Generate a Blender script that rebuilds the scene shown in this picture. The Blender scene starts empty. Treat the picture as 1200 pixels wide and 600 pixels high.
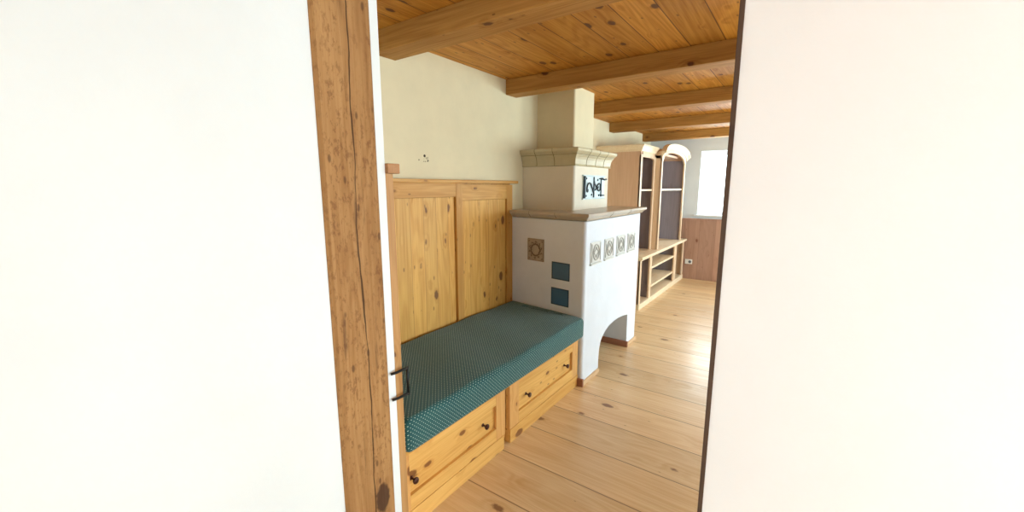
import bpy, bmesh, math, random
from mathutils import Vector, Matrix
C = bpy.context.scene.collection
PI = math.pi

# ------------------------------------------------------------------ materials
class NT:
    def __init__(s, name):
        s.m = bpy.data.materials.new(name); s.m.use_nodes = True
        s.t = s.m.node_tree; s.t.nodes.clear()
        s.out = s.n('ShaderNodeOutputMaterial')
    def n(s, typ, **k):
        o = s.t.nodes.new(typ)
        for a, b in k.items(): setattr(o, a, b)
        return o
    def put(s, sock, v):
        if isinstance(v, bpy.types.NodeSocket): s.t.links.new(v, sock)
        elif v is not None: sock.default_value = v
    def math(s, op, a, b=None, c=None, clamp=False):
        o = s.n('ShaderNodeMath', operation=op); o.use_clamp = clamp
        s.put(o.inputs[0], a)
        if b is not None: s.put(o.inputs[1], b)
        if c is not None: s.put(o.inputs[2], c)
        return o.outputs[0]
    def comb(s, x, y, z):
        o = s.n('ShaderNodeCombineXYZ')
        s.put(o.inputs[0], x); s.put(o.inputs[1], y); s.put(o.inputs[2], z); return o.outputs[0]
    def noise(s, vec, scale=1, detail=4, rough=.55, dist=0):
        o = s.n('ShaderNodeTexNoise'); s.put(o.inputs['Vector'], vec)
        o.inputs['Scale'].default_value = scale; o.inputs['Detail'].default_value = detail
        o.inputs['Roughness'].default_value = rough; o.inputs['Distortion'].default_value = dist
        return o.outputs['Fac']
    def mix(s, f, a, b, blend='MIX'):
        o = s.n('ShaderNodeMix', data_type='RGBA', blend_type=blend)
        s.put(o.inputs[0], f); s.put(o.inputs[6], a); s.put(o.inputs[7], b); return o.outputs[2]
    def rng(s, v, a, b, c=0., d=1., smooth=True):
        o = s.n('ShaderNodeMapRange'); o.interpolation_type = 'SMOOTHSTEP' if smooth else 'LINEAR'
        s.put(o.inputs[0], v)
        for i, q in enumerate((a, b, c, d)): s.put(o.inputs[1+i], q)
        return o.outputs[0]
    def bsdf(s, col, rough=.5, metal=0, spec=.5, bump=None, bstr=.2, bdist=.002, coat=0):
        b = s.n('ShaderNodeBsdfPrincipled')
        s.put(b.inputs['Base Color'], col); s.put(b.inputs['Roughness'], rough)
        b.inputs['Metallic'].default_value = metal; b.inputs['Specular IOR Level'].default_value = spec
        b.inputs['Coat Weight'].default_value = coat; b.inputs['Coat Roughness'].default_value = .15
        if bump is not None:
            u = s.n('ShaderNodeBump'); u.inputs['Strength'].default_value = bstr; u.inputs['Distance'].default_value = bdist
            s.put(u.inputs['Height'], bump); s.t.links.new(u.outputs[0], b.inputs['Normal'])
        s.t.links.new(b.outputs[0], s.out.inputs[0]); return s.m

def lin(c):
    def f(v):
        v /= 255.; return v/12.92 if v <= .04045 else ((v+.055)/1.055)**2.4
    return (f(c[0]), f(c[1]), f(c[2]), 1)

def wood(name, axis, light, dark, knot=(70, 38, 18), rough=.5, plank=None, knots=1., kscale=1., seed=0, spec=.4,
         rings=.5, vary=.12, seam=.004, seamcol=(60, 35, 18), mottle=0., crack=False, coat=0, band=None):
    """procedural pine; axis = grain direction; plank = (board width, offset, axis across the boards)"""
    t = NT(name)
    tc = t.n('ShaderNodeTexCoord'); sp = t.n('ShaderNodeSeparateXYZ'); t.put(sp.inputs[0], tc.outputs['Object'])
    oi = t.n('ShaderNodeObjectInfo')
    ax = 'xyz'.index(axis); o1, o2 = [i for i in range(3) if i != ax]
    rnd = t.math('MULTIPLY', oi.outputs['Random'], 7.3)
    L = t.math('ADD', sp.outputs[ax], rnd); L = t.math('ADD', L, seed*1.37)
    A = t.math('ADD', sp.outputs[o1], seed*.71+3.3); B = t.math('ADD', sp.outputs[o2], rnd)
    pv = None
    if plank:
        w, off, pa = plank; pi = 'xyz'.index(pa)
        q = t.math('DIVIDE', t.math('SUBTRACT', sp.outputs[pi], off), w)
        idx = t.math('FLOOR', q); fr = t.math('SUBTRACT', q, idx)
        wn = t.n('ShaderNodeTexWhiteNoise', noise_dimensions='1D'); t.put(wn.inputs[1], idx)
        pv = wn.outputs[0]
        L = t.math('ADD', L, t.math('MULTIPLY', pv, 9.)); A = t.math('ADD', A, t.math('MULTIPLY', pv, 5.))
        edge = t.math('MINIMUM', fr, t.math('SUBTRACT', 1., fr)); edge = t.math('MULTIPLY', edge, w)
        seamf = t.rng(edge, seam*.4, seam, 1., 0.)
    # knots warp the grain
    vor = t.n('ShaderNodeTexVoronoi'); vor.feature = 'F1'
    ks = kscale
    t.put(vor.inputs['Vector'], t.comb(t.math('MULTIPLY', L, 3.6*ks), t.math('MULTIPLY', A, 6.5*ks), t.math('MULTIPLY', B, 6.5*ks)))
    vor.inputs['Scale'].default_value = 1
    wob = t.noise(t.comb(L, A, B), 38, 2)
    kd = t.math('ADD', vor.outputs['Distance'], t.math('MULTIPLY', t.math('SUBTRACT', wob, .5), .09))
    halo = t.rng(kd, .06, .34, 1., 0.)
    vs_ = t.n('ShaderNodeSeparateColor'); t.put(vs_.inputs[0], vor.outputs['Color'])
    ksz = t.math('ADD', t.math('MULTIPLY', vs_.outputs[0], .12*knots), .035*knots)
    kn = t.rng(t.math('SUBTRACT', kd, ksz), -.03, .025, 1., 0.)
    # small pin knots and short resin streaks
    vor2 = t.n('ShaderNodeTexVoronoi'); vor2.feature = 'F1'
    t.put(vor2.inputs['Vector'], t.comb(t.math('MULTIPLY', L, 7.), t.math('MULTIPLY', A, 17.), t.math('MULTIPLY', B, 17.)))
    vor2.inputs['Scale'].default_value = 1
    kn2 = t.rng(vor2.outputs['Distance'], .05*knots, .10*knots, .7, 0.)
    kn = t.math('MAXIMUM', kn, kn2)
    r0 = t.noise(t.comb(t.math('MULTIPLY', L, .55), t.math('MULTIPLY', A, 5.), t.math('MULTIPLY', B, 5.)), 1, 2, .5, .2)
    ringv = t.math('SINE', t.math('ADD', t.math('MULTIPLY', r0, 85.), t.math('MULTIPLY', halo, 7.)))
    ring = t.rng(ringv, -1., 1., 0., 1.)
    fine = t.noise(t.comb(t.math('MULTIPLY', L, 2.5), t.math('MULTIPLY', A, 110.), t.math('MULTIPLY', B, 110.)), 1, 4, .6)
    broad = t.noise(t.comb(t.math('MULTIPLY', L, .8), t.math('MULTIPLY', A, 7.), t.math('MULTIPLY', B, 7.)), 1, 3, .5)
    f = t.math('ADD', t.math('MULTIPLY', ring, .42*rings), t.math('MULTIPLY', t.rng(fine, .3, .7), .36))
    f = t.math('ADD', f, t.math('MULTIPLY', t.rng(broad, .3, .7), .34))
    f = t.math('ADD', f, t.math('MULTIPLY', halo, .25), clamp=True)
    col = t.mix(f, lin(light), lin(dark))
    if plank:
        k = t.rng(pv, 0., 1., 1.-vary, 1.+vary, False)
        col = t.mix(1., col, t.comb(k, k, t.math('MULTIPLY', k, .98)), 'MULTIPLY')
    col = t.mix(t.math('MULTIPLY', kn, .88), col, lin(knot))
    h = t.math('MULTIPLY', f, -.5)
    if mottle:
        mn = t.noise(t.comb(t.math('MULTIPLY', L, 34.), t.math('MULTIPLY', A, 75.), t.math('MULTIPLY', B, 75.)), 1, 3, .7)
        mm = t.noise(t.comb(t.math('MULTIPLY', L, 1.6), t.math('MULTIPLY', A, 9.), t.math('MULTIPLY', B, 9.)), 1, 4, .6)
        sp_ = t.math('MULTIPLY', t.rng(mn, .50, .64, 0., 1.), t.rng(mm, .36, .60, .15, 1.))
        col = t.mix(t.math('MULTIPLY', sp_, mottle), col, lin((104, 66, 38)))
        dk = t.rng(t.noise(t.comb(t.math('MULTIPLY', L, 2.1), t.math('MULTIPLY', A, 19.), t.math('MULTIPLY', B, 19.)), 1, 4, .6, .3), .60, .72, 0., .6)
        col = t.mix(dk, col, lin((84, 58, 38)))
    if crack:
        cn = t.noise(t.comb(t.math('MULTIPLY', L, 1.3), 0., 0.), 1, 4, .6)
        cp = t.math('ADD', t.math('SUBTRACT', sp.outputs[1], crack), t.math('MULTIPLY', t.math('SUBTRACT', cn, .5), .07))
        cw = t.rng(t.noise(t.comb(t.math('MULTIPLY', L, 3.), 5., 0.), 1, 3), .35, .7, .0012, .0042)
        cf = t.math('LESS_THAN', t.math('ABSOLUTE', cp), cw)
        col = t.mix(t.math('MULTIPLY', cf, .85), col, lin((48, 27, 15)))
        h = t.math('SUBTRACT', h, t.math('MULTIPLY', cf, 3.))
    if plank:
        col = t.mix(t.math('MULTIPLY', seamf, .8), col, lin(seamcol)); h = t.math('SUBTRACT', h, t.math('MULTIPLY', seamf, 3.))
    rg = t.math('ADD', t.math('MULTIPLY', f, .12), rough)
    return t.bsdf(col, rg, 0, spec, h, .25, .0015, coat)

def plaster(name, col, var=.03, scale=3., rough=.9, bump=.25, stain=None):
    t = NT(name); tc = t.n('ShaderNodeTexCoord'); v = tc.outputs['Object']
    a = t.noise(v, scale, 4, .6); b = t.noise(v, 40, 5, .6)
    c1 = lin(col); k = 1-var*3
    col2 = (c1[0]*k, c1[1]*k, c1[2]*k, 1)
    cc = t.mix(t.rng(a, .3, .75), c1, col2)
    hh = t.math('ADD', t.math('MULTIPLY', a, 2.), t.math('MULTIPLY', b, .4))
    return t.bsdf(cc, rough, 0, .25, hh, bump, .006)

def plain(name, col, rough=.5, metal=0, spec=.5, var=.1, scale=30, bstr=.1, coat=0):
    t = NT(name); tc = t.n('ShaderNodeTexCoord')
    a = t.noise(tc.outputs['Object'], scale, 4, .6); c1 = lin(col)
    cc = t.mix(t.rng(a, .25, .75), c1, tuple(x*(1-var) for x in c1[:3])+(1,))
    return t.bsdf(cc, rough, metal, spec, a, bstr, .001, coat)

def cushion_mat():
    t = NT('dotted_teal_fabric'); uv = t.n('ShaderNodeUVMap'); sp = t.n('ShaderNodeSeparateXYZ'); t.put(sp.inputs[0], uv.outputs[0])
    U, V = sp.outputs[0], sp.outputs[1]
    p = .0205
    a = t.math('DIVIDE', t.math('ADD', U, V), p); b = t.math('DIVIDE', t.math('SUBTRACT', U, V), p)
    fa = t.math('SUBTRACT', t.math('FRACT', a), .5); fb = t.math('SUBTRACT', t.math('FRACT', b), .5)
    d = t.math('SQRT', t.math('ADD', t.math('MULTIPLY', fa, fa), t.math('MULTIPLY', fb, fb)))
    dot = t.rng(d, .11, .19, 1., 0.)
    ring = t.rng(d, .26, .42, 0., 1.)
    weave = t.noise(t.comb(t.math('MULTIPLY', U, 700.), t.math('MULTIPLY', V, 700.), 0.), 1, 2)
    blot = t.noise(t.comb(U, V, 0.), 6, 3)
    base = t.mix(ring, lin((22, 66, 68)), lin((34, 88, 88)))
    base = t.mix(t.math('MULTIPLY', t.rng(blot, .3, .7), .25), base, lin((24, 60, 68)))
    col = t.mix(dot, base, lin((168, 204, 188)))
    m = t.bsdf(col, .8, 0, .3, t.math('ADD', weave, t.math('MULTIPLY', dot, .6)), .3, .0008)
    b_ = [n for n in t.t.nodes if n.type == 'BSDF_PRINCIPLED'][0]
    b_.inputs['Sheen Weight'].default_value = .2; b_.inputs['Sheen Roughness'].default_value = .5
    return m

def glass_mat():
    t = NT('window_glass')
    tr = t.n('ShaderNodeBsdfTransparent'); tr.inputs[0].default_value = (.96, .98, .98, 1)
    gl = t.n('ShaderNodeBsdfGlossy'); gl.inputs['Roughness'].default_value = .02
    fr = t.n('ShaderNodeFresnel'); mx = t.n('ShaderNodeMixShader')
    ge = t.n('ShaderNodeNewGeometry'); ff = t.math('MULTIPLY', fr.outputs[0], t.math('SUBTRACT', 1., ge.outputs['Backfacing']))
    t.t.links.new(ff, mx.inputs[0]); t.t.links.new(tr.outputs[0], mx.inputs[1]); t.t.links.new(gl.outputs[0], mx.inputs[2])
    t.t.links.new(mx.outputs[0], t.out.inputs[0]); return t.m

M = {}
M['floor'] = wood('pine_floorboards', 'x', (230, 202, 158), (204, 162, 112), (124, 82, 52), .33, (.31, 1.80, 'y'), .8, .8, 1, .5, .5, .07, .0045, (110, 74, 46), coat=.15)
M['ceil'] = wood('pine_ceiling_boards', 'y', (212, 150, 58), (168, 104, 28), (84, 44, 18), .5, (.195, -.86, 'x'), 1.3, 1.2, 2, .35, .7, .16, .004, (70, 34, 12))
M['beam'] = wood('pine_beam', 'x', (196, 146, 76), (152, 102, 44), (84, 46, 22), .6, None, .9, 1., 3, .3)
M['post'] = wood('old_post_wood', 'z', (176, 134, 84), (138, 96, 54), (62, 40, 28), .7, None, 1.35, .8, 4, .25, .6, mottle=.55, crack=.004)
M['panel_z'] = wood('honey_pine_upright', 'z', (230, 180, 96), (196, 138, 58), (104, 60, 28), .45, (.115, 1.06, 'y'), 1.3, 1.15, 5, .4, .6, .09, .0015, (150, 94, 44))
M['pine_z'] = wood('honey_pine_stile', 'z', (212, 160, 82), (178, 120, 48), (100, 54, 24), .45, None, 1.1, 1.3, 6, .4)
M['pine_y'] = wood('honey_pine_rail', 'y', (216, 164, 84), (184, 126, 52), (100, 54, 24), .45, None, 1.1, 1.3, 7, .4)
M['draw_y'] = wood('drawer_pine', 'y', (230, 182, 104), (200, 144, 68), (116, 66, 32), .42, None, 1.4, 1.25, 8, .4)
M['draw_z'] = wood('drawer_pine_stile', 'z', (226, 176, 108), (198, 140, 74), (116, 66, 32), .42, None, 1.1, 1.3, 9, .4)
M['end'] = wood('end_board_pine', 'z', (194, 150, 96), (160, 114, 64), (90, 52, 28), .5, None, .8, 1.2, 10, .35)
M['cap'] = wood('cap_pine', 'x', (176, 128, 80), (146, 98, 56), (90, 52, 28), .5, None, .6, 1.2, 11, .35)
M['base'] = wood('baseboard_pine', 'y', (222, 188, 148), (196, 156, 112), (120, 80, 50), .5, None, .6, 1.2, 12, .35)
M['base_shade'] = wood('baseboard_shaded', 'x', (170, 116, 88), (138, 88, 64), (90, 60, 44), .5, None, .6, 1.2, 13, .35)  # darker skirting copy: shade of the camera-facing sides is in the colour
M['cab_z'] = wood('cabinet_wood_upright', 'z', (228, 200, 166), (206, 172, 136), (170, 128, 96), .45, None, .5, 1., 14, .4, .4)
M['cab_side'] = wood('cabinet_side_board', 'z', (220, 184, 154), (200, 160, 130), (150, 108, 80), .5, None, .4, 1., 15, .3, .4)
M['cab_y'] = wood('cabinet_wood_rail', 'y', (238, 218, 186), (220, 192, 154), (176, 136, 100), .42, None, .4, 1., 16, .4, .4)
M['cab_shade'] = wood('cabinet_interior_shade', 'z', (156, 146, 150), (136, 128, 132), (110, 86, 76), .6, None, .4, 1., 17, .3, .4)  # interior shadow and haze are mixed into this grey board colour
M['wains'] = wood('wainscot_boards', 'z', (190, 152, 130), (164, 124, 102), (128, 78, 58), .5, (.24, -1.62, 'x'), 1.1, 1.1, 18, .35, .5, .08, .003, (140, 96, 76))
M['dark'] = wood('dark_brown_trim', 'z', (92, 72, 58), (66, 48, 38), (40, 28, 20), .6, None, .5, 1., 19, .3)
M['cream'] = plaster('cream_plaster', (226, 212, 176), .025)
M['white'] = plaster('white_plaster', (244, 246, 247), .012, 2.)
M['bluew'] = plaster('white_wall_paint', (226, 232, 232), .015, 2.)
M['stove'] = plaster('stove_whitewash', (222, 226, 232), .02, 4., .85, .35)
M['stove_up'] = plaster('stove_upper_whitewash', (228, 218, 198), .02, 4., .85, .35)
M['glaze'] = plain('cream_glazed_tile', (198, 186, 150), .3, 0, .5, .12, 9, .1, .3)
M['glaze2'] = plain('sand_glazed_tile', (186, 174, 156), .3, 0, .5, .12, 9, .1, .2)
M['grout'] = plain('dark_tile_joint', (120, 104, 74), .9)
M['relief'] = plain('beige_relief_tile', (180, 162, 142), .45, 0, .4, .15, 20, .2, .1)
M['relief_d'] = plain('brown_relief_glaze', (122, 102, 84), .5, 0, .4, .2, 25, .2)
M['relief_w'] = plain('pale_relief_tile', (218, 218, 212), .4, 0, .5, .12, 20, .2, .2)
M['relief_g'] = plain('pale_relief_figure', (182, 180, 172), .4, 0, .5, .15, 20, .2, .2)
M['blue'] = plain('slate_blue_tile', (62, 104, 140), .4, 0, .5, .15, 6, .15, .2)
M['blue_e'] = plain('slate_blue_frame', (46, 78, 104), .5, 0, .5, .15, 6, .15)
M['steel'] = plain('pale_blued_steel', (206, 220, 222), .4, .1, .5, .15, 12, .1)
M['iron'] = plain('black_iron', (34, 46, 52), .45, .6, .5, .2, 40, .2)
M['blackiron'] = plain('wrought_black_iron', (30, 32, 32), .5, .5, .5, .2, 40, .2)
M['bronze'] = plain('dark_bronze', (78, 48, 40), .28, .7, .5, .2, 40, .1)
M['plastic'] = plain('white_plastic', (236, 234, 226), .35, 0, .5, .03)
M['plastic_d'] = plain('grey_plastic', (96, 98, 104), .5)
M['hole'] = plain('dark_plug_hole', (60, 48, 36), .9)
M['chip'] = plain('chipped_plaster', (158, 140, 112), .95)
M['frame'] = plain('white_window_paint', (236, 240, 240), .4)
M['cush'] = cushion_mat()
M['pipe'] = plain('teal_piping', (50, 92, 96), .7)
M['glass'] = glass_mat()

# ------------------------------------------------------------------ mesh helpers
def NB(): return bmesh.new()
def box(bm, x0, x1, y0, y1, z0, z1, bev=0.):
    b = bmesh.new()
    bmesh.ops.create_cube(b, size=1)
    for v in b.verts:
        v.co = Vector(((x0+x1)/2+v.co.x*(x1-x0), (y0+y1)/2+v.co.y*(y1-y0), (z0+z1)/2+v.co.z*(z1-z0)))
    if bev: bmesh.ops.bevel(b, geom=b.edges[:], offset=bev, segments=2, profile=.6, affect='EDGES')
    join(bm, b); return bm
def join(bm, b):
    me = bpy.data.meshes.new('t'); b.to_mesh(me); b.free(); bm.from_mesh(me); bpy.data.meshes.remove(me)
def prism(bm, pts, fn, a, b, bev=0.):
    """pts 2-D polygon; fn(p, q, t) -> 3-D; extruded from t=a to t=b"""
    w = bmesh.new()
    A = [w.verts.new(fn(p, q, a)) for p, q in pts]; B = [w.verts.new(fn(p, q, b)) for p, q in pts]
    n = len(pts); w.faces.new(A); w.faces.new(B[::-1])
    for i in range(n): w.faces.new((A[i], B[i], B[(i+1) % n], A[(i+1) % n]))
    bmesh.ops.recalc_face_normals(w, faces=w.faces[:])
    if bev: bmesh.ops.bevel(w, geom=w.edges[:], offset=bev, segments=2, profile=.6, affect='EDGES')
    join(bm, w); return bm
def YZ(p, q, t): return (t, p, q)
def XZ(p, q, t): return (p, t, q)
def XY(p, q, t): return (p, q, t)
def sweep(bm, prof, path, cap=True):
    """prof: (outward, z) list; path: open XY polyline, outward on its right side"""
    w = bmesh.new(); rows = []
    n = len(path)
    for i, p in enumerate(path):
        p = Vector(p)
        d0 = (p-Vector(path[i-1])).normalized() if i else None
        d1 = (Vector(path[i+1])-p).normalized() if i < n-1 else None
        d0 = d0 or d1; d1 = d1 or d0
        n0 = Vector((d0.y, -d0.x)); n1 = Vector((d1.y, -d1.x)); m = (n0+n1).normalized(); k = 1/max(.2, m.dot(n0))
        rows.append([w.verts.new((p.x+m.x*o*k, p.y+m.y*o*k, z)) for o, z in prof])
    for a, b in zip(rows, rows[1:]):
        for j in range(len(prof)-1): w.faces.new((a[j], b[j], b[j+1], a[j+1]))
    if cap:
        w.faces.new([r[-1] for r in rows]); w.faces.new([r[0] for r in rows][::-1])
        w.faces.new(rows[0]); w.faces.new(rows[-1][::-1])
        w.faces.new([v for v in (rows[0][-1], rows[0][0], rows[-1][0], rows[-1][-1])])
    bmesh.ops.recalc_face_normals(w, faces=w.faces[:])
    join(bm, w); return bm
def tube(bm, pts, r, seg=8, closed=False):
    w = bmesh.new(); pts = [Vector(p) for p in pts]; n = len(pts); rows = []
    up = None
    for i, p in enumerate(pts):
        a = pts[i-1] if (i or closed) else p; b = pts[(i+1) % n] if (i < n-1 or closed) else p
        d = (b-a).normalized()
        if up is None:
            up = Vector((0, 0, 1)) if abs(d.z) < .9 else Vector((1, 0, 0))
        s = d.cross(up).normalized(); u = s.cross(d).normalized(); up = u
        rr = r[i] if isinstance(r, (list, tuple)) else r
        rows.append([w.verts.new(p+(s*math.cos(k*2*PI/seg)+u*math.sin(k*2*PI/seg))*rr) for k in range(seg)])
    prs = list(zip(rows, rows[1:])) + ([(rows[-1], rows[0])] if closed else [])
    for a, b in prs:
        for k in range(seg): w.faces.new((a[k], a[(k+1) % seg], b[(k+1) % seg], b[k]))
    if not closed: w.faces.new(rows[0][::-1]); w.faces.new(rows[-1])
    bmesh.ops.recalc_face_normals(w, faces=w.faces[:])
    for f in w.faces: f.smooth = True
    join(bm, w); return bm
def lathe(bm, prof, loc, axis=(1, 0, 0), seg=16):
    """prof: (distance along axis, radius)"""
    w = bmesh.new(); ax = Vector(axis).normalized(); u = ax.orthogonal().normalized(); v = ax.cross(u); loc = Vector(loc)
    rows = [[w.verts.new(loc+ax*h+(u*math.cos(k*2*PI/seg)+v*math.sin(k*2*PI/seg))*r) for k in range(seg)] for h, r in prof]
    for a, b in zip(rows, rows[1:]):
        for k in range(seg): w.faces.new((a[k], a[(k+1) % seg], b[(k+1) % seg], b[k]))
    w.faces.new(rows[0][::-1]); w.faces.new(rows[-1])
    bmesh.ops.recalc_face_normals(w, faces=w.faces[:])
    for f in w.faces: f.smooth = True
    join(bm, w); return bm

def wpos(o):
    p = Vector((0, 0, 0))
    while o: p += o.location; o = o.parent
    return p
def obj(name, bm, mat, parent=None, origin=None, kind=None, label=None, smooth=False):
    """links ONE mesh object; geometry is given in world coordinates"""
    me = bpy.data.meshes.new(name)
    base = wpos(parent) if parent else Vector((0, 0, 0))
    org = Vector(origin) if origin is not None else base
    bmesh.ops.translate(bm, verts=bm.verts[:], vec=-org)
    bm.to_mesh(me); bm.free()
    mats = mat if isinstance(mat, (list, tuple)) else [mat]
    for m in mats: me.materials.append(M[m])
    o = bpy.data.objects.new(name, me); C.objects.link(o)
    if parent: o.parent = parent
    o.location = org-base
    if kind: o['kind'] = kind
    if label: o['label'] = label
    return o
def thing(name, label, cat, loc, group=None):
    o = bpy.data.objects.new(name, None); C.objects.link(o); o.location = loc; o.empty_display_size = .1
    o['label'] = label; o['category'] = cat
    if group: o['group'] = group
    return o
def tag(o, label, cat, group=None):
    o['label'] = label; o['category'] = cat
    if group: o['group'] = group
    return o
def dup(src, parent, delta):
    c = src.copy(); C.objects.link(c); c.parent = parent; c.location = src.location+Vector(delta)
    return c

# ------------------------------------------------------------------ setting
ZC = 2.41; YF = 7.42; XW = -2.08; XR = 2.30
obj('floor', box(NB(), -2.5, XR+.1, -1.2, YF+.1, -.08, 0), 'floor', kind='structure')
obj('ceiling', box(NB(), -2.5, XR+.1, -1.2, YF+.1, ZC, ZC+.1), 'ceil', kind='structure')
b = NB()
prism(b, [(-2.5, 1.02), (XW, 1.02), (XW, 3.56), (-2.28, 3.56), (-2.28, YF), (-2.5, YF)], XY, 0, ZC)
wl = obj('wall_left', b, 'cream', kind='structure')
# plaster marks left by a removed fixture
b = NB(); lathe(b, [(-.01, .009), (.0015, .009), (.0022, .006)], (XW, 1.955, 1.752)); obj('plug_hole', b, 'hole', wl)
b = NB(); lathe(b, [(-.01, .005), (.0015, .005)], (XW, 1.985, 1.722)); lathe(b, [(-.01, .004), (.0015, .004)], (XW, 1.905, 1.724)); obj('screw_hole', b, 'hole', wl)
b = NB()
rn = random.Random(4)
for k in range(13):
    y = 1.955+rn.uniform(-.016, .03); z = 1.735+rn.uniform(-.022, .014); r = rn.uniform(.002, .0055)
    lathe(b, [(-.01, r), (.0012, r*.8)], (XW, y, z), seg=7)
obj('chipped_patch', b, 'chip', wl)
# near wall that carries the old timber post
obj('wall_near_left', box(NB(), -2.5, -1.30, -1.2, 1.02, 0, ZC), 'bluew', kind='structure')
# short partition at the right with a dark edge trim
PX = -.172
obj('wall_near_right', box(NB(), PX+.012, XR, 1.2, 1.32, 0, ZC), 'white', kind='structure')
obj('trim_1', box(NB(), PX, PX+.012, 1.196, 1.324, 0, ZC, .001), 'dark', kind='structure')
obj('wall_light_block', box(NB(), -2.5, 1.75, -1.35, -1.2, 0, ZC), 'bluew', kind='structure')  # unseen, added behind the camera to block fill light; stops short for the partition
# far wall with window
WX0, WX1, WZ0, WZ1 = -1.44, -.35, 1.09, 2.12
b = NB()
box(b, -2.5, WX0, YF, YF+.3, 0, ZC); box(b, WX1, XR+.1, YF, YF+.3, 0, ZC)
box(b, WX0, WX1, YF, YF+.3, 0, WZ0); box(b, WX0, WX1, YF, YF+.3, WZ1, ZC)
obj('wall_back', b, 'bluew', kind='structure')
w = obj('window_1', None or box(box(box(box(box(NB(), WX0, WX0+.06, YF+.14, YF+.2, WZ0, WZ1), WX1-.06, WX1, YF+.14, YF+.2, WZ0, WZ1),
        WX0+.06, WX1-.06, YF+.142, YF+.198, WZ0, WZ0+.06), WX0+.06, WX1-.06, YF+.142, YF+.198, WZ1-.06, WZ1), (WX0+WX1)/2-.04, (WX0+WX1)/2+.04, YF+.14, YF+.2, WZ0+.06, WZ1-.06), 'frame', kind='structure')
obj('pane', box(NB(), WX0+.05, WX1-.05, YF+.168, YF+.172, WZ0+.05, WZ1-.05), 'glass', w)
obj('window_sill', box(NB(), WX0-.05, WX1+.05, YF-.035, YF+.138, WZ0-.022, WZ0+.004, .006), 'frame', w)
# wainscot
wn = obj('wainscot', box(NB(), -2.28, XR, YF-.022, YF-.001, 0, 1.0), 'wains', kind='structure')
obj('wainscot_cap', box(NB(), -2.28, XR, YF-.035, YF-.001, 1.0, 1.03, .005), 'wains', wn)
# right wall with its three windows (out of view, they bring the daylight)
WY = [(2.5, 3.4), (3.8, 5.2), (5.7, 7.1)]
b = NB()
ys = [1.32]+[q for p in WY for q in p]+[YF+.3]
for i in range(0, len(ys), 2): box(b, XR, XR+.3, ys[i], ys[i+1], 0, ZC)
for y0, y1 in WY: box(b, XR, XR+.3, y0, y1, 0, .75); box(b, XR, XR+.3, y0, y1, 2.2, ZC)
obj('wall_right', b, 'bluew', kind='structure')
for k, (y0, y1) in enumerate(WY):
    b = NB()
    for a, c in ((y0, y0+.06), (y1-.06, y1), ((y0+y1)/2-.04, (y0+y1)/2+.04)): box(b, XR+.12, XR+.18, a, c, .81, 2.14)
    box(b, XR+.12, XR+.18, y0, y1, .75, .81); box(b, XR+.12, XR+.18, y0, y1, 2.14, 2.2)
    w = obj('window_%d' % (k+2), b, 'frame', kind='structure')
    obj('pane', box(NB(), XR+.148, XR+.152, y0+.05, y1-.05, .8, 2.15), 'glass', w)

# ceiling beams
BL = ['nearest pine ceiling beam, crossing above the bench beside the old post',
      'second pine ceiling beam, meeting the wall just before the stove chimney',
      'third pine ceiling beam, ending against the far side of the chimney',
      'fourth pine ceiling beam, between the chimney and the glowing far corner',
      'farthest and smallest pine ceiling beam, above the arched cabinet']
BY = [(1.585, 1.745, XW), (2.87, 3.02, XW), (4.15, 4.30, -2.28), (5.56, 5.71, -2.28), (6.98, 7.13, -2.28)]
for (y0, y1, x0), l in zip(BY, BL):
    o = obj('ceiling_beam', box(NB(), x0, XR, y0, y1, 2.292, ZC+.0, .006), 'beam', origin=(x0, y0, 2.292))
    tag(o, l, 'beam', 'ceiling beams')

# ------------------------------------------------------------------ old post
PY0, PY1 = .762, .990
b = NB()
prism(b, [(-1.40, PY0), (-1.40, PY1), (-1.305, PY1+.0), (-1.287, PY1-.018), (-1.287, PY0+.012), (-1.297, PY0)], XY, 0, ZC)
post = obj('timber_post', b, 'post', origin=(-1.3, .88, 0))
tag(post, 'thick old rough timber post with long crack, set in white wall', 'post')

# ------------------------------------------------------------------ bench
BX = -1.335
bench = thing('storage_bench', 'honey pine built-in bench with two drawers and tall panelled back', 'bench', (BX, 1.9, 0))
obj('end_panel', box(NB(), XW, -1.300, 1.021, 1.056, 0, 1.60, .002), 'end', bench)
obj('end_panel_cap', box(NB(), XW, -1.285, .985+.036, 1.078, 1.60, 1.637, .003), 'cap', bench)
obj('seat_board', box(NB(), XW+.005, BX+.012, 1.057, 2.80, .383, .403, .002), 'pine_y', bench)
b = NB()
box(b, BX-.060, BX-.040, 1.80, 1.90, .02, .383, .001)
obj('centre_stile', b, 'draw_z', bench)
b = NB(); box(b, XW+.01, BX-.060, 1.06, 2.80, .02, .38); obj('carcass', b, 'pine_y', bench)
b = NB(); box(b, BX-.055, BX+.002, 1.057, 1.815, .0, .088, .002); obj('plinth', b, 'draw_y', bench)
b = NB(); box(b, BX-.055, BX+.002, 1.880, 2.80, .0, .088, .002); obj('plinth', b, 'draw_y', bench)

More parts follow.
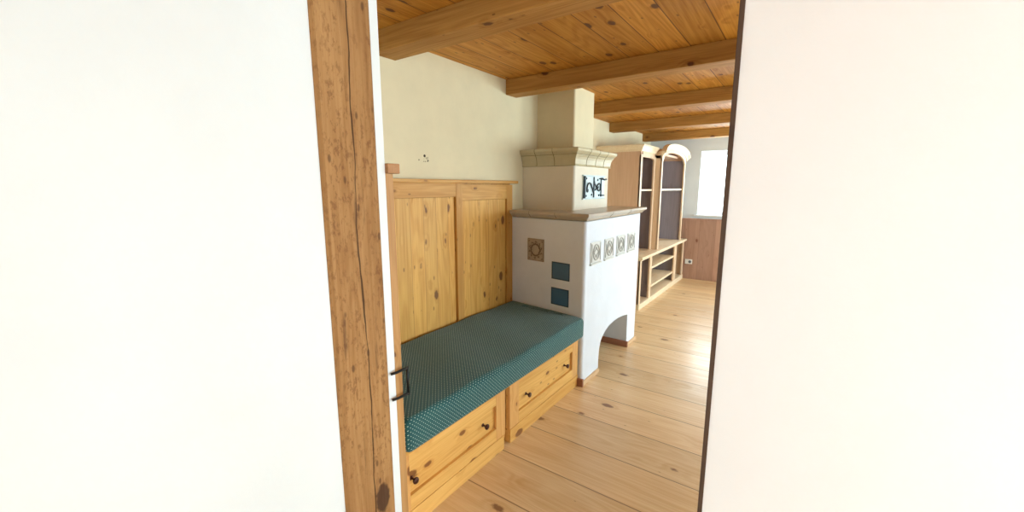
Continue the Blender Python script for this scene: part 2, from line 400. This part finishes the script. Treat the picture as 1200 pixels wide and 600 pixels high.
def drawer(y0, y1, py0, py1, ky):
    """framed drawer front with a sunk panel and two knobs"""
    z0, z1 = .09, .380; pz0, pz1 = .165, .312
    d = obj('drawer', box(NB(), BX-.030, BX-.018, y0, y1, z0, z1), 'draw_y', bench, origin=(BX, (y0+y1)/2, .2))
    for a, c in ((y0, py0), (py1, y1)): obj('drawer_stile', box(NB(), BX-.018, BX, a, c, z0, z1, .0015), 'draw_z', d)
    for a, c in ((z0, pz0), (pz1, z1)): obj('drawer_rail', box(NB(), BX-.018, BX-.0005, py0, py1, a, c, .0015), 'draw_y', d)
    for y in ky:
        xs = BX if (y < py0 or y > py1) else BX-.018
        b = NB()
        lathe(b, [(0, .010), (.003, .010), (.004, .0055), (.016, .005), (.022, .009), (.027, .0145), (.033, .0165), (.038, .0135), (.040, .006)], (xs, y, .236), seg=18)
        obj('knob', b, 'bronze', d)
    return d
drawer(1.058, 1.828, 1.10, 1.742, (1.122, 1.640))
drawer(1.878, 2.795, 1.975, 2.702, (2.078, 2.60))

XB = -2.045  # face of the back
back = obj('backrest', box(NB(), XW+.001, XB-.022, 1.06, 2.91, .40, 1.578), 'pine_z', bench, origin=(XB, 2., .4))
ZT = 1.482; BS = .40
obj('top_rail', box(NB(), XB-.025, XB, 1.06, 2.212, ZT-.002, 1.577, .0015), 'pine_y', back)
obj('top_rail', box(NB(), XB-.025, XB, 2.278, 2.835, ZT-.030, 1.567, .0015), 'pine_y', back)
obj('stile', box(NB(), XB-.025, XB, 1.06, 1.072, BS, ZT-.002), 'pine_z', back)
obj('stile', box(NB(), XB-.025, XB+.002, 2.212, 2.278, BS, 1.577, .0015), 'pine_z', back)
obj('stile', box(NB(), XB-.025, XB+.001, 2.835, 2.915, BS, 1.567, .0015), 'pine_z', back)
obj('back_panel', box(NB(), XB-.03, XB-.017, 1.07, 2.205, BS, ZT-.004, .001), 'panel_z', back)
obj('back_panel', box(NB(), XB-.03, XB-.012, 2.279, 2.828, BS, ZT-.032, .001), 'panel_z', back)
obj('cap_rail', box(NB(), XW+.001, XB+.022, 1.06, 2.975, 1.577, 1.600, .004), 'pine_y', back)

# iron strap round the end panel's front edge
b = NB()
def bar(bm, p, q, w=.008, t=.004):
    tube(bm, [p, q], w/2, 6)
for z in (.700, .812):
    pts = [(-1.292, .992, z-.004), (-1.278, 1.012, z), (-1.276, 1.045, z+.002), (-1.279, 1.066, z)]
    tube(b, pts, .0058, 8)
tube(b, [(-1.279, 1.066, .694), (-1.279, 1.066, .816)], .0055, 8)
obj('strap_bracket', b, 'blackiron', bench, label='black iron bracket')

# ------------------------------------------------------------------ cushion
def cushion():
    w = bmesh.new(); z0, z1 = .404, .563
    x0, x1 = XB+.006, -1.288
    nx, ny = 12, 40
    # polygon plan: the far end follows the slanting stove face
    def plan(a, c):
        x = x0+(x1-x0)*a; yend = 2.800+.112*(1-a)
        return x, 1.062+(yend-1.062)*c
    P = [[w.verts.new((*plan(i/nx, j/ny), z1)) for j in range(ny+1)] for i in range(nx+1)]
    Q = [[w.verts.new((*plan(i/nx, j/ny), z0)) for j in range(ny+1)] for i in range(nx+1)]
    for i in range(nx):
        for j in range(ny):
            w.faces.new((P[i][j], P[i+1][j], P[i+1][j+1], P[i][j+1])); w.faces.new((Q[i][j], Q[i][j+1], Q[i+1][j+1], Q[i+1][j]))
    for i in range(nx):
        w.faces.new((P[i][0], Q[i][0], Q[i+1][0], P[i+1][0])); w.faces.new((P[i+1][ny], Q[i+1][ny], Q[i][ny], P[i][ny]))
    for j in range(ny):
        w.faces.new((P[nx][j], Q[nx][j], Q[nx][j+1], P[nx][j+1])); w.faces.new((P[0][j+1], Q[0][j+1], Q[0][j], P[0][j]))
    bmesh.ops.recalc_face_normals(w, faces=w.faces[:])
    sharp = [e for e in w.edges if len(e.link_faces) == 2 and e.link_faces[0].normal.angle(e.link_faces[1].normal) > 1.]
    bmesh.ops.bevel(w, geom=sharp, offset=.030, segments=4, profile=.55, affect='EDGES')
    rn = random.Random(3)
    for v in w.verts:
        x, y, z = v.co
        if z > .5:
            v.co.z += .0035*math.sin(y*5.1+x*2)*math.sin(x*6+1)+.0025*math.sin(y*13+x*5)
        if x > x1-.004:
            v.co.x += .004*math.sin(y*4.3+.5)+.003*math.sin((z-z0)/(z1-z0)*PI)
    uv = w.loops.layers.uv.new('UVMap')
    for f in w.faces:
        f.smooth = True; n = f.normal
        for l in f.loops:
            c = l.vert.co
            if abs(n.y) > .75: q = (c.x, c.z)
            else:
                # unroll top and front into one continuous sheet
                r = .030
                if c.x > (x0+x1)/2 and c.z > z0+.035:
                    th = math.atan2(c.x-(x1-r), c.z-(z1-r))
                    if c.z < z1-r: q = (x1-r+r*PI/2+(z1-r-c.z), c.y)
                    elif c.x > x1-r: q = (x1-r+r*max(0., min(PI/2, th)), c.y)
                    else: q = (c.x, c.y)
                elif c.x > (x0+x1)/2: q = (x1-r+r*PI/2+(z1-r-c.z), c.y)
                else: q = (c.x, c.y)
            l[uv].uv = (q[0]+10, q[1]+10)
    o = obj('bench_cushion', w, 'cush', origin=(-1.7, 1.9, z0))
    return tag(o, 'thick dark teal bench cushion with tiny pale dots, on the pine bench', 'cushion')
cu = cushion()
b = NB()
tube(b, [(-1.86+.013*i, 2.790-.0013*i+.006*math.sin(i*.5), .5655+.001*math.sin(i*.7)) for i in range(33)], .0035, 6)
obj('seam', b, 'pipe', cu)

# ------------------------------------------------------------------ stove
SX = -1.30; SYN = 2.80; SYF = 4.05
SL = .12/(.78)
stove = thing('masonry_stove', 'white plastered masonry stove with stepped body, arched base opening and chimney', 'stove', (-1.7, 3.4, 0))
b = NB()
arch = [(3.115, 0), (3.118, .13), (3.128, .20), (3.155, .262), (3.20, .300), (3.26, .330), (3.34, .352), (3.44, .362), (3.55, .362), (3.68, .350), (3.795, .330), (3.800, 0)]
prof = [(SYN, 0)]+arch+[(SYF, 0), (SYF, 1.295), (SYN, 1.295)]
w_ = bmesh.new(); prism(w_, prof, YZ, SX, -1.98)
for v in w_.verts:
    if v.co.y < SYN+.01: v.co.y += SL*(SX-v.co.x)
ee = [e for e in w_.edges if all(abs(v.co.x-SX) < .002 for v in e.verts) and abs(e.verts[0].co.y-e.verts[1].co.y) < .01 and (e.verts[0].co.y < SYN+.02 or e.verts[0].co.y > SYF-.01)]
bmesh.ops.bevel(w_, geom=ee, offset=.028, segments=5, profile=.5, affect='EDGES')
me = bpy.data.meshes.new('t'); w_.to_mesh(me); w_.free(); b.from_mesh(me)
prism(b, [(-1.98, SYN+SL*.68), (-1.98, SYF), (-2.28, SYF), (-2.28, 3.56), (XW, 3.56), (XW, SYN+SL*.78)], XY, 0, 1.295)
obj('lower_body', b, 'stove', stove)
# ledge round the lower body
path = [(XW, SYN+SL*.78), (SX, SYN), (SX, SYF), (-2.275, SYF)]
b = NB()
sweep(b, [(0.0, 1.300), (.008, 1.301), (.013, 1.308), (.016, 1.314), (.026, 1.323), (.038, 1.331), (.042, 1.335), (.042, 1.352), (.038, 1.356)], path)
led = obj('ledge', b, 'glaze2', stove, label='sand coloured tile ledge')
for y in (3.22, 3.64): b = NB(); tube(b, [(SX+.0, y, 1.301), (SX+.0135, y, 1.308), (SX+.017, y, 1.314), (SX+.039, y, 1.331), (SX+.043, y, 1.335), (SX+.043, y, 1.353)], .0018, 5); obj('tile_joint', b, 'grout', led)
for f in (.32, .66):
    b = NB(); x = XW+(SX-XW)*f; y = SYN+SL*(SX-x)
    tube(b, [(x, y-.001, 1.301), (x, y-.0135, 1.308), (x, y-.017, 1.314), (x, y-.039, 1.331), (x, y-.043, 1.335), (x, y-.043, 1.353)], .0018, 5); obj('tile_joint', b, 'grout', led)
# upper body
UX, UY0, UY1 = -1.57, 3.13, 3.86
b = NB()
w_ = bmesh.new(); box(w_, -2.079, UX, UY0, UY1, 1.356, 1.74)
ee = [e for e in w_.edges if abs(e.verts[0].co.z-e.verts[1].co.z) > .1 and e.verts[0].co.x > UX-.01]
bmesh.ops.bevel(w_, geom=ee, offset=.022, segments=5, profile=.5, affect='EDGES')
join(b, w_)
obj('upper_body', b, 'stove_up', stove)
path = [(XW, UY0), (UX, UY0), (UX, UY1), (-2.079, UY1)]
b = NB()
cp = [(0.0, 1.722), (.006, 1.722), (.012, 1.728), (.008, 1.738), (.009, 1.752), (.013, 1.776), (.020, 1.796), (.030, 1.812), (.031, 1.818), (.038, 1.824), (.050, 1.838), (.054, 1.846), (.054, 1.862), (.048, 1.866)]
sweep(b, cp, path)
cor = obj('cornice', b, 'glaze', stove, label='cream glazed tile cornice')
for x in (-1.93, -1.755): obj('tile_joint', tube(NB(), [(x, UY0-o-.0006, z) for o, z in cp[2:]], .0022, 5), 'grout', cor)
for y in (3.33, 3.52, 3.70): obj('tile_joint', tube(NB(), [(UX+o+.0006, y, z) for o, z in cp[2:]], .0018, 5), 'grout', cor)
b = NB()
tube(b, [(XW, UY0-.0305, 1.816), (UX+.0305, UY0-.0305, 1.816), (UX+.0305, UY1, 1.816)], .0016, 5)
obj('tile_joint', b, 'grout', cor)
# chimney
b = NB(); w_ = bmesh.new(); box(w_, -2.279, -1.70, 3.365, 3.77, 1.866, ZC)
ee = [e for e in w_.edges if abs(e.verts[0].co.z-e.verts[1].co.z) > .1 and e.verts[0].co.x > -1.71]
bmesh.ops.bevel(w_, geom=ee, offset=.018, segments=4, profile=.5, affect='EDGES'); join(b, w_)
obj('chimney', b, 'cream', stove)
# wreath tile on the near face
def nf(x, o=0.):  # point on the slanted near face, o outward
    return SYN+SL*(SX-x)-o
def on_near(bm, x0, x1, z0, z1, o0, o1, bev=0.):
    w = bmesh.new(); bmesh.ops.create_cube(w, size=1)
    for v in w.verts:
        x = x0 if v.co.x < 0 else x1
        v.co = Vector((x, nf(x, o1 if v.co.y < 0 else o0), z0 if v.co.z < 0 else z1))
    if bev: bmesh.ops.bevel(w, geom=w.edges[:], offset=bev, segments=2, affect='EDGES')
    join(bm, w)
WT = (-1.865, -1.690, .945, 1.130)
b = NB(); on_near(b, *WT, -.01, .006, .001)
wt = obj('wreath_tile', b, 'relief', stove, label='beige square tile with a raised wreath')
cx, cz = (WT[0]+WT[1])/2, (WT[2]+WT[3])/2
b = NB()
tube(b, [(cx+(.046+.005*math.sin(k*1.5))*math.cos(k*2*PI/48), nf(cx+.046*math.cos(k*2*PI/48), .009), cz+(.048+.005*math.cos(k*2.1))*math.sin(k*2*PI/48)) for k in range(48)], .0055, 6, True)
for k in range(10):
    a = k*2*PI/10+.2
    x, z = cx+.058*math.cos(a), cz+.06*math.sin(a)
    tube(b, [(x-.010*math.sin(a), nf(x, .008), z+.010*math.cos(a)), (x+.012*math.cos(a+.5), nf(x, .010), z+.012*math.sin(a+.5)), (x+.010*math.sin(a), nf(x, .008), z-.010*math.cos(a))], [.002, .005, .002], 6)
for sx in (-1, 1):
    for sz in (-1, 1):
        x, z = cx+sx*.070, cz+sz*.074
        tube(b, [(x-.010*sx, nf(x, .007), z), (x, nf(x, .008), z), (x, nf(x, .007), z-.010*sz)], .003, 6)
obj('wreath', b, 'relief_d', wt)
b = NB()
x0, x1, z0, z1 = WT
q = [(x0+.006, z0+.006), (x1-.006, z0+.006), (x1-.006, z1-.006), (x0+.006, z1-.006)]
tube(b, [(x, nf(x, .006), z) for x, z in q], .003, 6, True); obj('tile_border', b, 'relief_d', wt)
# two slate-blue vents
for k, (z0, z1) in enumerate(((.822, .962), (.612, .752))):
    b = NB(); x0, x1 = (-1.610, -1.436) if k == 0 else (-1.612, -1.440)
    on_near(b, x0, x1, z0, z0+.009, -.01, .004, .001); on_near(b, x0, x1, z1-.009, z1, -.01, .004, .001)
    on_near(b, x0, x0+.009, z0, z1, -.01, .004, .001); on_near(b, x1-.009, x1, z0, z1, -.01, .004, .001)
    v = obj('vent_panel', b, 'blue_e', stove, label='slate blue square panel, '+('upper' if k == 0 else 'lower'))
    b = NB(); on_near(b, x0+.006, x1-.006, z0+.006, z1-.006, -.01, .0015); obj('vent_plate', b, 'blue', v)
# four relief tiles on the front
first = None
for k, (y0, y1) in enumerate(((2.885, 3.075), (3.155, 3.345), (3.425, 3.615), (3.695, 3.885))):
    z0, z1 = .965, 1.130
    if first is None:
        b = NB(); box(b, SX-.01, SX+.008, y0, y1, z0, z1, .003)
        box(b, SX-.01, SX+.018, y0-.006, y1+.006, z0-.012, z0, .003)
        t_ = obj('relief_tile', b, 'relief_w', stove, origin=(SX, y0, z0))
        cy, cz = (y0+y1)/2, (z0+z1)/2
        b = NB()
        tube(b, [(SX+.010, cy+.055*math.cos(a*2*PI/32), cz+.060*math.sin(a*2*PI/32)) for a in range(32)], .006, 6, True)
        tube(b, [(SX+.010, cy+.030*math.cos(a*2*PI/20)*(1+.25*math.cos(a*1.257)), cz+.034*math.sin(a*2*PI/20)*(1+.25*math.cos(a*1.257))) for a in range(20)], .004, 6, True)
        for s in (-1, 1):
            tube(b, [(SX+.009, cy+s*.082, z0+.012), (SX+.010, cy+s*.076, cz), (SX+.009, cy+s*.082, z1-.012)], .004, 6)
        r_ = obj('relief_medallion', b, 'relief_g', t_)
        first = (t_, r_, y0)
    else:
        t2 = dup(first[0], stove, (0, y0-first[2], 0)); dup(first[1], t2, (0, 0, 0))
# fire door on the upper body
DY0, DY1, DZ0, DZ1 = 3.285, 3.735, 1.452, 1.642
XD = UX+.001
b = NB(); box(b, XD-.01, XD+.008, DY0, DY1, DZ0, DZ1, .002); box(b, XD-.01, XD+.016, DY0-.012, DY1+.012, DZ1, DZ1+.010, .002); box(b, XD-.01, XD+.016, DY0-.012, DY1+.012, DZ0-.010, DZ0, .002)
fd = obj('fire_door', b, 'steel', stove, label='pale steel fire door with black wrought fittings')
for x1, a, c, z0, z1 in ((.022, DY0, DY0+.024, DZ0, DZ1), (.018, (DY0+DY1)/2-.022, (DY0+DY1)/2-.010, DZ0+.004, DZ1-.004), (.016, 3.650, 3.662, DZ0+.008, DZ1-.012)):
    obj('hinge_bar', box(NB(), XD+.004, XD+x1, a, c, z0, z1, .003), 'iron', fd)
def smooth(p, n=5):
    out = []
    for i in range(len(p)-1):
        a, b_, c, d = p[max(0, i-1)], p[i], p[i+1], p[min(len(p)-1, i+2)]
        for k in range(n):
            t = k/n
            out.append(tuple(.5*((2*b_[j])+(-a[j]+c[j])*t+(2*a[j]-5*b_[j]+4*c[j]-d[j])*t*t+(-a[j]+3*b_[j]-3*c[j]+d[j])*t**3) for j in range(2)))
    return out+[p[-1]]
SC1 = [(3.368, 1.530), (3.363, 1.508), (3.352, 1.512), (3.350, 1.547), (3.372, 1.578), (3.412, 1.582), (3.440, 1.556), (3.472, 1.520), (3.484, 1.500)]
SC2 = [(3.500, 1.520), (3.535, 1.528), (3.560, 1.556), (3.597, 1.580), (3.630, 1.572), (3.634, 1.535), (3.605, 1.514), (3.575, 1.524), (3.572, 1.545), (3.592, 1.550)]
SC3 = [(3.500, 1.600), (3.512, 1.575), (3.530, 1.560), (3.545, 1.545)]
for sc, r in ((SC1, .0062), (SC2, .0058), (SC3, .005)):
    obj('scroll', tube(NB(), [(XD+.014, y, z) for y, z in smooth(sc)], r, 6), 'iron', fd)
for y, z in ((DY0+.055, DZ1-.020), (DY0+.055, DZ0+.020), (3.50, DZ1-.02), (3.455, DZ0+.03), (3.58, DZ1-.030), (3.61, DZ0+.022)):
    obj('rivet', lathe(NB(), [(0, .010), (.006, .009), (.010, .004)], (XD+.006, y, z), seg=10), 'iron', fd)
obj('latch', tube(NB(), [(XD+.012, DY1-.12, DZ1-.018), (XD+.016, DY1-.06, DZ1-.016), (XD+.018, DY1-.03, DZ1-.026), (XD+.018, DY1+.018, DZ1-.022)], [.005, .009, .007, .009], 8), 'iron', fd)
obj('latch', tube(NB(), [(XD+.012, DY1-.10, DZ0+.022), (XD+.016, DY1-.04, DZ0+.020), (XD+.014, DY1-.012, DZ0+.020)], .006, 8), 'iron', fd)
# skirting of the stove
for a, c in ((SYN+.004, 3.112), (3.803, SYF)): obj('skirting', box(NB(), SX-.002, SX+.013, a, c, 0, .036, .002), 'base', stove)
for x0, x1, a, c, h in ((SX-.035, SX+.016, SYN-.014, SYN+.004, .062), (-1.95, SX+.016, 3.782, 3.80, .058)): obj('skirting', box(NB(), x0, x1, a, c, 0, h, .002), 'base_shade', stove, label='skirting coloured as its shaded side')

# ------------------------------------------------------------------ cabinet
cab = thing('display_cabinet', 'pale wood display cabinet with arched open shelves, beyond the stove', 'cabinet', (-1.95, 6.2, 0))
LX = -1.60; CY0, CY1 = 5.05, 7.34
obj('base_board', box(NB(), -2.275, LX+.012, CY0, CY1, 0, .075, .004), 'cab_y', cab)
obj('lower_side_panel', box(NB(), -2.275, LX, CY0, CY0+.03, .075, .655), 'cab_side', cab)
obj('lower_side_panel', box(NB(), -2.275, LX, CY1-.03, CY1, .075, .655), 'cab_z', cab)
obj('lower_back', box(NB(), -2.275, -2.255, CY0+.03, CY1-.03, .075, .655), 'cab_shade', cab)
for y in (5.47, 6.76):
    obj('divider', box(NB(), -2.25, LX-.02, y+.02, y+.045, .075, .655), 'cab_shade', cab)
b0 = obj('lower_stile', box(NB(), LX-.02, LX+.004, 5.455, 5.545, .075, .655, .003), 'cab_z', cab)
obj('lower_stile', box(NB(), LX-.02, LX+.004, 6.72, 6.86, .075, .655, .003), 'cab_z', cab)
obj('lower_stile', box(NB(), LX-.02, LX+.004, CY0, CY0+.06, .075, .655, .003), 'cab_z', cab)
obj('lower_stile', box(NB(), LX-.02, LX+.004, CY1-.07, CY1, .075, .655, .003), 'cab_z', cab)
for z in (.455, .200):
    obj('lower_shelf', box(NB(), -2.25, LX-.005, 5.545, 6.74, z, z+.028, .003), 'cab_y', cab)
b = NB(); box(b, -2.275, LX+.04, CY0-.03, CY1+.02, .655, .690, .006); box(b, -2.275, LX+.02, CY0-.015, CY1+.01, .640, .655, .003)
obj('countertop', b, 'cab_y', cab)
UXC = -1.70; U0, U1 = 5.19, 7.36
CB0, CB1 = 5.80, 7.14  # projecting arched bay
obj('upper_side_panel', box(NB(), -2.275, UXC, U0, U0+.03, .69, 2.03), 'cab_side', cab)
obj('upper_side_panel', box(NB(), -2.275, UXC, U1-.03, U1, .69, 1.93), 'cab_shade', cab)
obj('upper_back', box(NB(), -2.275, -2.255, U0+.03, U1-.03, .69, 2.0), 'cab_shade', cab)
obj('upper_divider', box(NB(), -2.25, UXC-.02, CB0, CB0+.028, .69, 2.03), 'cab_shade', cab)
obj('upper_cheek', box(NB(), UXC-.02, -1.625, CB0, CB0+.028, .69, 2.03), 'cab_z', cab)
obj('upper_divider', box(NB(), -2.25, -1.625, CB1-.028, CB1, .69, 1.98), 'cab_shade', cab)
obj('upper_stile', box(NB(), UXC-.02, UXC+.003, U0, U0+.065, .69, 1.95, .003), 'cab_z', cab)
obj('upper_stile', box(NB(), UXC-.02, UXC+.003, CB0-.06, CB0, .69, 1.95, .003), 'cab_z', cab)
obj('upper_stile', box(NB(), UXC-.02, UXC+.003, U1-.05, U1, .69, 1.93, .003), 'cab_z', cab)
obj('upper_stile', box(NB(), -1.635, -1.612, CB0, CB0+.055, .69, 1.93, .003), 'cab_z', cab)
obj('upper_stile', box(NB(), -1.635, -1.612, CB1-.055, CB1, .69, 1.93, .003), 'cab_z', cab)
obj('upper_shelf', box(NB(), -2.25, UXC-.01, U0+.03, CB0-.001, 1.497, 1.520, .003), 'cab_y', cab)
obj('upper_shelf', box(NB(), -2.25, -1.64, CB0+.028, CB1-.028, 1.497, 1.522, .003), 'cab_y', cab)
obj('upper_shelf', box(NB(), -2.25, UXC-.01, CB1+.001, U1-.03, 1.497, 1.520, .003), 'cab_y', cab)
obj('upper_top', box(NB(), -2.275, UXC, U0, U1, 1.99, 2.02), 'cab_side', cab)
# side-bay fascia and crown
b = NB(); box(b, UXC-.02, UXC+.003, U0+.065, CB0-.06, 1.92, 2.0)
prism(b, [(U0+.06, 1.94), (U0+.20, 1.935), (CB0-.20, 1.93), (CB0-.055, 1.90), (CB0-.055, 2.0), (U0+.06, 2.0)], YZ, UXC-.018, UXC+.004)
obj('fascia', b, 'cab_z', cab)
obj('fascia', box(NB(), UXC-.02, UXC+.003, CB1, U1, 1.88, 1.93), 'cab_z', cab)
b = NB()
sweep(b, [(0, 1.985), (.012, 1.99), (.018, 2.01), (.038, 2.04), (.046, 2.048), (.046, 2.066), (0, 2.066)], [(-2.275, U0), (UXC, U0), (UXC, CB0-.002)])
obj('crown_moulding', b, 'cab_y', cab)
# arched head of the middle bay: fascia under a swept arched crown
def az(y, base, rise, y0=CB0, y1=CB1):
    u = (y-(y0+y1)/2)/((y1-y0)/2)
    return base+rise*math.sqrt(max(0., 1-min(1., abs(u))**2.3))
N = 24
ya, yb = CB0+.052, CB1-.052
lower = [(ya+(yb-ya)*k/N, az(ya+(yb-ya)*k/N, 1.895, .135, ya, yb)) for k in range(N+1)]
upper = [(CB1-(CB1-CB0)*k/N, az(CB1-(CB1-CB0)*k/N, 1.975, .130)) for k in range(N+1)]
b = NB(); prism(b, [(CB0, 1.895)]+lower+[(CB1, 1.895)]+upper, YZ, -1.634, -1.610)
obj('arch_fascia', b, 'cab_z', cab)
b = NB()
pr = [(0, 0), (.014, .0), (.020, .018), (.040, .040), (.060, .050), (.062, .070), (0, .072)]
w_ = bmesh.new(); rows = []
for k in range(N+1):
    y = CB0-.045+(CB1-CB0+.07)*k/N
    z = az(y, 1.950, .130, CB0-.045, CB1+.025)
    rows.append([w_.verts.new((-1.612+o, y, z+h)) for o, h in pr])
for a, c in zip(rows, rows[1:]):
    for j in range(len(pr)-1): w_.faces.new((a[j], c[j], c[j+1], a[j+1]))
    w_.faces.new((a[-1], c[-1], c[0], a[0]))
w_.faces.new(rows[0]); w_.faces.new(rows[-1][::-1]); bmesh.ops.recalc_face_normals(w_, faces=w_.faces[:])
join(b, w_); obj('arch_moulding', b, 'cab_y', cab)
obj('bay_roof', prism(NB(), [(CB0, 1.93)]+[(CB0+(CB1-CB0)*k/N, az(CB0+(CB1-CB0)*k/N, 1.955, .125)+.012) for k in range(N+1)]+[(CB1, 1.93)]+[(CB1-(CB1-CB0)*k/N, az(CB1-(CB1-CB0)*k/N, 1.935, .125)) for k in range(N+1)], YZ, -2.275, -1.636), 'cab_side', cab)
b = NB(); prism(b, [(CB0+.02, 1.80), (CB1-.02, 1.80)]+[(CB1-.02-(CB1-CB0-.04)*k/N, az(CB1-.02-(CB1-CB0-.04)*k/N, 1.935, .12)) for k in range(N+1)], YZ, -2.254, -2.24)
obj('arched_back', b, 'cab_shade', cab)

# ------------------------------------------------------------------ socket
so = thing('wall_socket', 'small white wall socket on the brown boards beside the cabinet', 'socket', (-1.50, YF-.023, .30))
obj('socket_plate', box(NB(), -1.575, -1.460, YF-.034, YF-.0225, .255, .335, .003), 'plastic', so)
b = NB(); lathe(b, [(0, .024), (.003, .024), (.0032, .018)], (-1.497, YF-.0335, .295), (0, -1, 0), 20)
obj('socket_insert', b, 'plastic_d', so)

# ------------------------------------------------------------------ camera
cam = bpy.data.cameras.new('camera'); co = bpy.data.objects.new('camera', cam); C.objects.link(co)
F = 483.5; cam.sensor_width = 36; cam.lens = 36*F/1200; cam.clip_start = .02
pitch = math.atan(81/F); yaw = math.radians(35.1)
co.location = (0, 0, 1.55); co.rotation_euler = (PI/2-pitch, 0, yaw)
bpy.context.scene.camera = co

# ------------------------------------------------------------------ light
def area(name, loc, rot, sx, sy, power, col):
    l = bpy.data.lights.new(name, 'AREA'); l.shape = 'RECTANGLE'; l.size = sx; l.size_y = sy; l.energy = power; l.color = col
    o = bpy.data.objects.new(name, l); C.objects.link(o); o.location = loc; o.rotation_euler = rot
    return o
for (y0, y1), p in zip(WY, (30, 90, 130)):
    area('window_daylight', (XR+.26, (y0+y1)/2, 1.475), (0, PI/2, 0), 1.4, y1-y0-.05, p, (.70, .89, 1.0))
area('window_daylight', ((WX0+WX1)/2, YF+.27, (WZ0+WZ1)/2), (-PI/2, 0, 0), WX1-WX0, WZ1-WZ0, 34, (.78, .92, 1.0))
W = bpy.data.worlds.new('daylight'); bpy.context.scene.world = W; W.use_nodes = True
bg = W.node_tree.nodes['Background']; bg.inputs[0].default_value = (.88, .96, 1., 1); bg.inputs[1].default_value = 5.0
vs = bpy.context.scene.view_settings
vs.view_transform = 'Standard'; vs.look = 'None'; vs.exposure = 0.0; vs.gamma = 1; vs.use_curve_mapping = False
